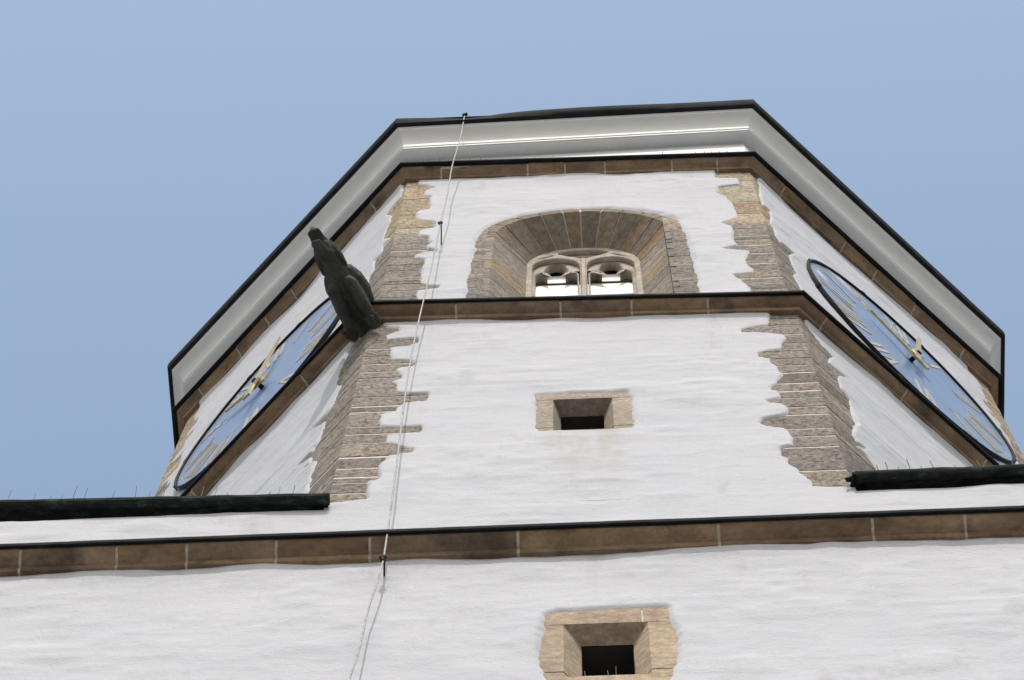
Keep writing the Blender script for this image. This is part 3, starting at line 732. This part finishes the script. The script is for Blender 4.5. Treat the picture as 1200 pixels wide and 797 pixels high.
# ------------------------------------------------------------------ clocks
NUM = {1: 'I', 2: 'II', 3: 'III', 4: 'IIII', 5: 'V', 6: 'VI', 7: 'VII', 8: 'VIII', 9: 'IX', 10: 'X', 11: 'XI', 12: 'XII'}
def clock(fk, u0, z0, n0, rad, lean, yaw, label):
    f = FR[fk]; nx = f.n; sg = 1
    n = nx * math.cos(lean) * math.cos(yaw) + f.u * math.sin(yaw) - Vector((0, 0, 1)) * math.sin(lean); n.normalize()
    u = (f.u - n * f.u.dot(n)).normalized(); v = n.cross(u)
    root = empty("tower_clock", label=label, cat="clock", group="clocks on the belfry storey")
    M = Matrix((u, v, n)).transposed().to_4x4(); M.translation = f(u0, z0, AU + n0)
    root.matrix_world = M                       # local: x right, y up, z outwards; z = 0 is the front of the rim
    N = 96
    def circ(r, z): return [Vector((r * math.cos(2 * PI * k / N), r * math.sin(2 * PI * k / N), z)) for k in range(N)]
    d = MB(); d.loft([circ(rad - .01, -0.045), circ(rad - .01, -0.030)]); d.build("dial", M_DIAL, root)
    # thin minute rings painted on the dial
    dr = MB()
    for r_ in (rad * .955, rad * .93, rad * .55):
        ins, outr = circ(r_, -0.027), circ(r_ + .012, -0.027)
        dr.add(ins + outr, [(k, (k + 1) % N, N + (k + 1) % N, N + k) for k in range(N)])
    dr.build("minute_ring", M_NUM, root, fixn=False)
    r = MB(); r.loft([[Vector((rr_ * math.cos(a), rr_ * math.sin(a), z)) for rr_, z in ((rad - .012, -.045), (rad + .024, -.045), (rad + .024, -.01), (rad + .018, .0), (rad - .002, .0), (rad - .012, -.01))]
                      for a in [2 * PI * k / N for k in range(N)]], closed=True)
    r.build("rim", M_BLACK, root, smooth=40)
    for h in range(1, 13):
        t = NUM[h]; a = PI / 2 - h * PI / 6; wds = {'I': .10, 'V': .22, 'X': .22}; tot = sum(wds[c] for c in t); x = -tot / 2
        mbn = MB(); hgt = rad * .32; z0_, z1_ = -0.032, -0.022; w = 0.05
        er = Vector((math.cos(a), math.sin(a), 0)); et = Vector((math.sin(a), -math.cos(a), 0))
        def P(x_, y_, z_): return er * (rad * .74 + y_) + et * x_ + Vector((0, 0, z_))
        def stroke(xa, ya, xb, yb, ww):
            mbn.hexa([P(xa - ww / 2, ya, z0_), P(xa + ww / 2, ya, z0_), P(xb + ww / 2, yb, z0_), P(xb - ww / 2, yb, z0_),
                      P(xa - ww / 2, ya, z1_), P(xa + ww / 2, ya, z1_), P(xb + ww / 2, yb, z1_), P(xb - ww / 2, yb, z1_)])
        for c in t:
            ww = wds[c]; cx = x + ww / 2
            if c == 'I': stroke(cx, -hgt / 2, cx, hgt / 2, w)
            if c == 'V': stroke(cx - .065, hgt / 2, cx, -hgt / 2, w * 1.1); stroke(cx + .065, hgt / 2, cx + .005, -hgt / 2, w * .55)
            if c == 'X': stroke(cx - .065, hgt / 2, cx + .065, -hgt / 2, w * 1.1); stroke(cx + .065, hgt / 2, cx - .065, -hgt / 2, w * .55)
            x += ww
        mbn.build("numeral", M_NUM, root)
    for k in range(8):
        a = R(22.5 + 45 * k + (6 if k % 2 else -4)); er = Vector((math.cos(a), math.sin(a), 0)); et = Vector((-math.sin(a), math.cos(a), 0))
        b = MB(); back = -0.19 - n0 * 0.0 - 0.02
        def Q(x_, y_, z_): return er * (rad + y_) + et * x_ + Vector((0, 0, z_))
        b.hexa([Q(-.03, .0, -.06), Q(.03, .0, -.06), Q(.03, .034, -.06), Q(-.03, .034, -.06), Q(-.035, .0, .004), Q(.035, .0, .004), Q(.035, .036, .004), Q(-.035, .036, .004)])
        b.tube([Q(0, .02, -.05), Q(0, .03, -.09)], .022, 8)
        b.build("bracket", M_RUST if k % 2 else M_BLACK, root)
    s = MB(); s.tube([(0, 0, -.06), (0, 0, .10)], .032, 12); s.tube([(0, 0, .085), (0, 0, .13)], [.055, .03], 12); s.tube([(0, 0, -.052), (0, 0, -.03)], [.07, .06], 12)
    s.build("shaft", M_BLACK, root, smooth=40)
    def hand(name, ang, tip, tail, w, z, mt, spade):
        a = PI / 2 - ang; e = Vector((math.cos(a), math.sin(a), 0)); t = Vector((math.sin(a), -math.cos(a), 0)); b = MB()
        prof = [(-tail, w * .9), (-tail * .3, w * .5), (0, w * 1.1), (tip * .15, w * .45)]
        prof += [(tip * .62, w * .42), (tip * .74, w * 1.15), (tip * .86, w * .7), (tip, .006)] if spade else [(tip * .8, w * .42), (tip, .02)]
        L = [e * y + t * x for y, x in prof]; Rr = [e * y - t * x for y, x in prof][::-1]; ring = L + Rr
        b.prism([p + Vector((0, 0, z)) for p in ring], [p + Vector((0, 0, z + .03)) for p in ring])
        b.build(name, mt, root)
    hand("hour_hand", R(-58), 0.80, 0.22, 0.085, 0.035, M_GOLD, False)
    hand("minute_hand", R(12), 1.22, 0.42, 0.075, 0.08, M_GOLD, False)
    return root
clock(1, 0.05, 30.77, 0.080, 1.72, -0.004, -0.006, "blue tower clock on the right diagonal wall, wholly in view")
clock(7, 0.02, 30.50, 0.080, 1.58, -0.004, 0.004, "blue tower clock on the left diagonal wall, partly behind the gargoyle")

# ------------------------------------------------------------------ gargoyle
def remeshed(name, blobs, voxel, material, smooth_it=4, disp=0.012):
    bm = bmesh.new()
    for c, rad_ in blobs:
        m = Matrix.Translation(Vector(c)) @ Matrix.Diagonal((*([rad_] * 3 if not hasattr(rad_, '__len__') else rad_), 1))
        bmesh.ops.create_icosphere(bm, subdivisions=2, radius=1.0, matrix=m)
    me = bpy.data.meshes.new(name); bm.to_mesh(me); bm.free()
    o = bpy.data.objects.new(name, me); COL.objects.link(o)
    md = o.modifiers.new("r", 'REMESH'); md.mode = 'VOXEL'; md.voxel_size = voxel
    ms = o.modifiers.new("s", 'SMOOTH'); ms.iterations = smooth_it; ms.factor = 0.5
    dg = bpy.context.evaluated_depsgraph_get()
    me2 = bpy.data.meshes.new_from_object(o.evaluated_get(dg)); bpy.data.objects.remove(o); bpy.data.meshes.remove(me)
    for v in me2.vertices:
        p = v.co * 7.0
        v.co += v.normal * disp * (noise.noise(p) + 0.5 * noise.noise(p * 2.7))
    me2.polygons.foreach_set("use_smooth", [True] * len(me2.polygons))
    me2.materials.clear(); me2.materials.append(material); me2.name = name
    o2 = bpy.data.objects.new(name, me2); COL.objects.link(o2)
    return o2
def chain(pts, n=7):
    out = []
    for (p, r0), (q, r1) in zip(pts, pts[1:]):
        p, q = Vector(p), Vector(q)
        for k in range(n + 1):
            t = k / n; a = r0 if hasattr(r0, '__len__') else (r0,) * 3; b = r1 if hasattr(r1, '__len__') else (r1,) * 3
            out.append((tuple(p.lerp(q, t)), tuple(lerp(x, y, t) for x, y in zip(a, b))))
    return out
B = []
B += chain([((-.15, 0, .04), (.10, .16, .13)), ((.12, 0, .05), (.12, .145, .13)), ((.34, 0, .06), (.14, .195, .15)), ((.50, 0, .07), (.14, .21, .17)), ((.66, 0, .08), (.12, .18, .15)), ((.80, 0, .09), (.11, .138, .13)), ((.93, 0, .10), (.09, .112, .115)), ((1.04, 0, .11), (.09, .105, .11))], 9)   # trunk and neck
B += chain([((1.04, 0, .10), (.09, .12, .11)), ((1.15, 0, .11), (.09, .11, .095))], 5)                                   # skull
B += chain([((1.14, 0, .13), (.06, .10, .055)), ((1.27, 0, .13), (.05, .092, .045)), ((1.35, 0, .12), (.04, .082, .038))], 6)     # upper jaw
B += chain([((1.08, 0, .02), (.06, .085, .045)), ((1.25, 0, -.065), (.045, .07, .028))], 6)                                # lower jaw
B += chain([((1.37, 0, .15), .032), ((1.38, 0, .16), .03)], 2)
for s in (-1, 1):
    B += chain([((1.13, s * .09, .17), .04), ((1.04, s * .115, .15), (.06, .045, .065)), ((.93, s * .14, .13), (.055, .035, .06)), ((.84, s * .15, .11), (.03, .022, .04))], 8)     # hanging ears
    B += chain([((1.15, s * .07, .20), .035), ((1.22, s * .06, .18), .025)], 4)                                              # brow
    B += chain([((.74, s * .15, .13), (.06, .05, .10)), ((.60, s * .205, .16), (.09, .04, .11)), ((.44, s * .215, .16), (.08, .04, .10)), ((.30, s * .19, .15), (.05, .035, .07))], 7)     # folded wings
    B += chain([((.60, s * .11, -.05), (.13, .09, .10)), ((.38, s * .135, -.11), (.12, .08, .10)), ((.20, s * .145, -.17), (.08, .068, .075)), ((.07, s * .145, -.21), (.055, .065, .055))], 8)    # hind legs drawn up under the belly
    for t in (-1, 0, 1):
        B += chain([((.08, s * .16 + t * .052, -.22), .03), ((.18, s * .165 + t * .066, -.265), .027), ((.215, s * .165 + t * .07, -.295), .013)], 4)     # claws
GS = 0.90
B = [(tuple(x * GS for x in c), tuple(x * GS for x in rad_) if hasattr(rad_, '__len__') else rad_ * GS) for c, rad_ in B]
garg = remeshed("gargoyle", B, 0.010, M_GARG, 1, 0.008)
ga = R(-90 - 26.0)
garg.location = Vector((-2.325, -5.53, 27.55)); garg.rotation_euler = (0, R(1), ga)
setp(garg, "blackened stone gargoyle jutting from the left corner of the string course, mouth open", "gargoyle")

# ------------------------------------------------------------------ lightning conductor
cable = empty("lightning_cable", (-1.70, -A - .2, 0), label="thin grey lightning conductor wire hanging down the front wall from the roof edge", cat="cable")
def local(o, p): return Vector(p) - o.location
w = MB()
P0, P1, P2, P3 = Vector((-1.557, -AU - .50, 36.22)), Vector((-1.678, -AU - .30, 30.92)), Vector((-1.68, -A - .20, 20.38)), Vector((-1.767, -A - .20, 18.08))
path = [P0]
for k in range(1, 17): 
    t = k / 16; q = P0.lerp(P1, t); q += Vector((0.016 * math.sin(3 * PI * t), 0.01 * math.sin(5 * t), 0)) * math.sin(PI * t); path.append(q)
for k in range(1, 41):
    t = k / 40; q = P1.lerp(P2, t); q += Vector((-0.045 * math.sin(PI * t) + 0.012 * math.sin(9 * t), -0.03 * math.sin(PI * t), 0)); path.append(q)
for k in range(1, 9): path.append(P2.lerp(P3, k / 8) + Vector((.008 * math.sin(k * 1.3), 0, 0)))
path += [Vector((-1.95, -A - .2, 10)), Vector((-2.05, -A - .2, 0.0))]
w.tube([local(cable, p) for p in path], 0.0085, 8)
w.build("wire", M_WIRE, cable, smooth=True)
for P, ap in ((P1, AU), (P2, A)):
    c = MB(); foot = Vector((P.x - .008, -ap + .02, P.z + .06))
    c.tube([local(cable, foot), local(cable, P + Vector((.012, .0, .0)))], .008, 8); c.build("wall_clip", M_BLACK, cable)
    c = MB(); c.tube([local(cable, P + Vector((0, 0, -.05))), local(cable, P + Vector((0, 0, .05)))], .020, 10); c.tube([local(cable, P + Vector((-.03, -.01, 0))), local(cable, P + Vector((.03, -.01, .01)))], .014, 8); c.build("clamp", M_BLACK, cable)
c = MB(); c.tube([local(cable, P0 + Vector((-.03, 0, -.02))), local(cable, P0 + Vector((.04, -.02, -.02)))], .024, 8); c.build("clamp", M_BLACK, cable)

# ------------------------------------------------------------------ bird spikes
def spikes(label, pts, step, hgt, rad_, out, seed, lean=0.15):
    """a row of fine steel pins on a rail along the polyline pts"""
    rr = random.Random(seed); o0 = Vector(pts[0]); mb = MB()
    pts = [Vector(p) for p in pts]
    for a, b in zip(pts, pts[1:]):
        L = (b - a).length; n = int(L / step); d = (b - a).normalized()
        mb.hexa([a - o0 + out * x + Vector((0, 0, z)) for x, z in ((-.01, 0), (.01, 0))] + [b - o0 + out * x + Vector((0, 0, z)) for x, z in ((.01, 0), (-.01, 0))] +
                [a - o0 + out * x + Vector((0, 0, .008)) for x in (-.01, .01)] + [b - o0 + out * x + Vector((0, 0, .008)) for x in (.01, -.01)])
        for k in range(n):
            if rr.random() < .06: continue
            p = a + d * (k + .5 + rr.uniform(-.12, .12)) * step - o0; h = hgt * rr.uniform(.75, 1.1)
            q = p + Vector((0, 0, h)) + out * rr.uniform(-lean, lean) * h + d * rr.uniform(-.08, .08) * h
            mb.tube([p, q], rad_, 4)
    o = mb.build("bird_spikes", M_PIN); o.location = o0
    return setp(o, label, "bird spikes", "bird spike strips along the ledges")
def ledge(k, ap, zc, u0, u1, hh, n=6):
    return [FR[k](lerp(u0, u1, i / n), lerp(zc[(k - 1) % 8], zc[k], (lerp(u0, u1, i / n) + hh) / (2 * hh)), ap) for i in range(n + 1)]
zup = lambda zc, d: [z + d for z in zc]
spikes("fine bird spikes on the ledge under the belfry window", ledge(0, A + .12, zup(zM, .05), -2.2, 2.25, hA), .11, .20, .0042, FR[0].n, 1)
spikes("fine bird spikes on the ledge below the right clock", ledge(1, A + .12, zup(zM, .05), -2.2, 2.2, hA), .10, .16, .0032, FR[1].n, 2)
spikes("fine bird spikes on the ledge below the left clock", ledge(7, A + .12, zup(zM, .05), -2.2, 1.8, hA), .10, .16, .0032, FR[7].n, 3)
spikes("fine bird spikes on the top front ledge below the white cornice", ledge(0, AU + .17, zup(zU, .05), -2.25, 2.3, hU), .11, .24, .0048, FR[0].n, 4)
spikes("fine bird spikes on the top ledge above the right clock", ledge(1, AU + .17, zup(zU, .05), -2.25, 2.25, hU), .14, .20, .0034, FR[1].n, 5)
spikes("fine bird spikes on the top ledge above the left clock", ledge(7, AU + .17, zup(zU, .05), -2.25, 2.25, hU), .14, .20, .0034, FR[7].n, 6)
spikes("fine bird spikes standing on the left corner roof eaves against the sky", [lp + Vector((-0.06, 0, .06)), lq + Vector((0, 0, .06))], .115, .22, .0036, FR[0].n, 7, .3)
spikes("fine bird spikes standing on the right corner roof eaves", [rp + Vector((0.05, 0, .06)), rq + Vector((0, 0, .06))], .10, .24, .0036, FR[0].n, 8, .3)
spikes("bird spikes inside the lower slit window opening", [FR[0](-.09, 18.57, A - .16), FR[0](.30, 18.57, A - .16)], .055, .26, .003, FR[0].n, 9, .3)
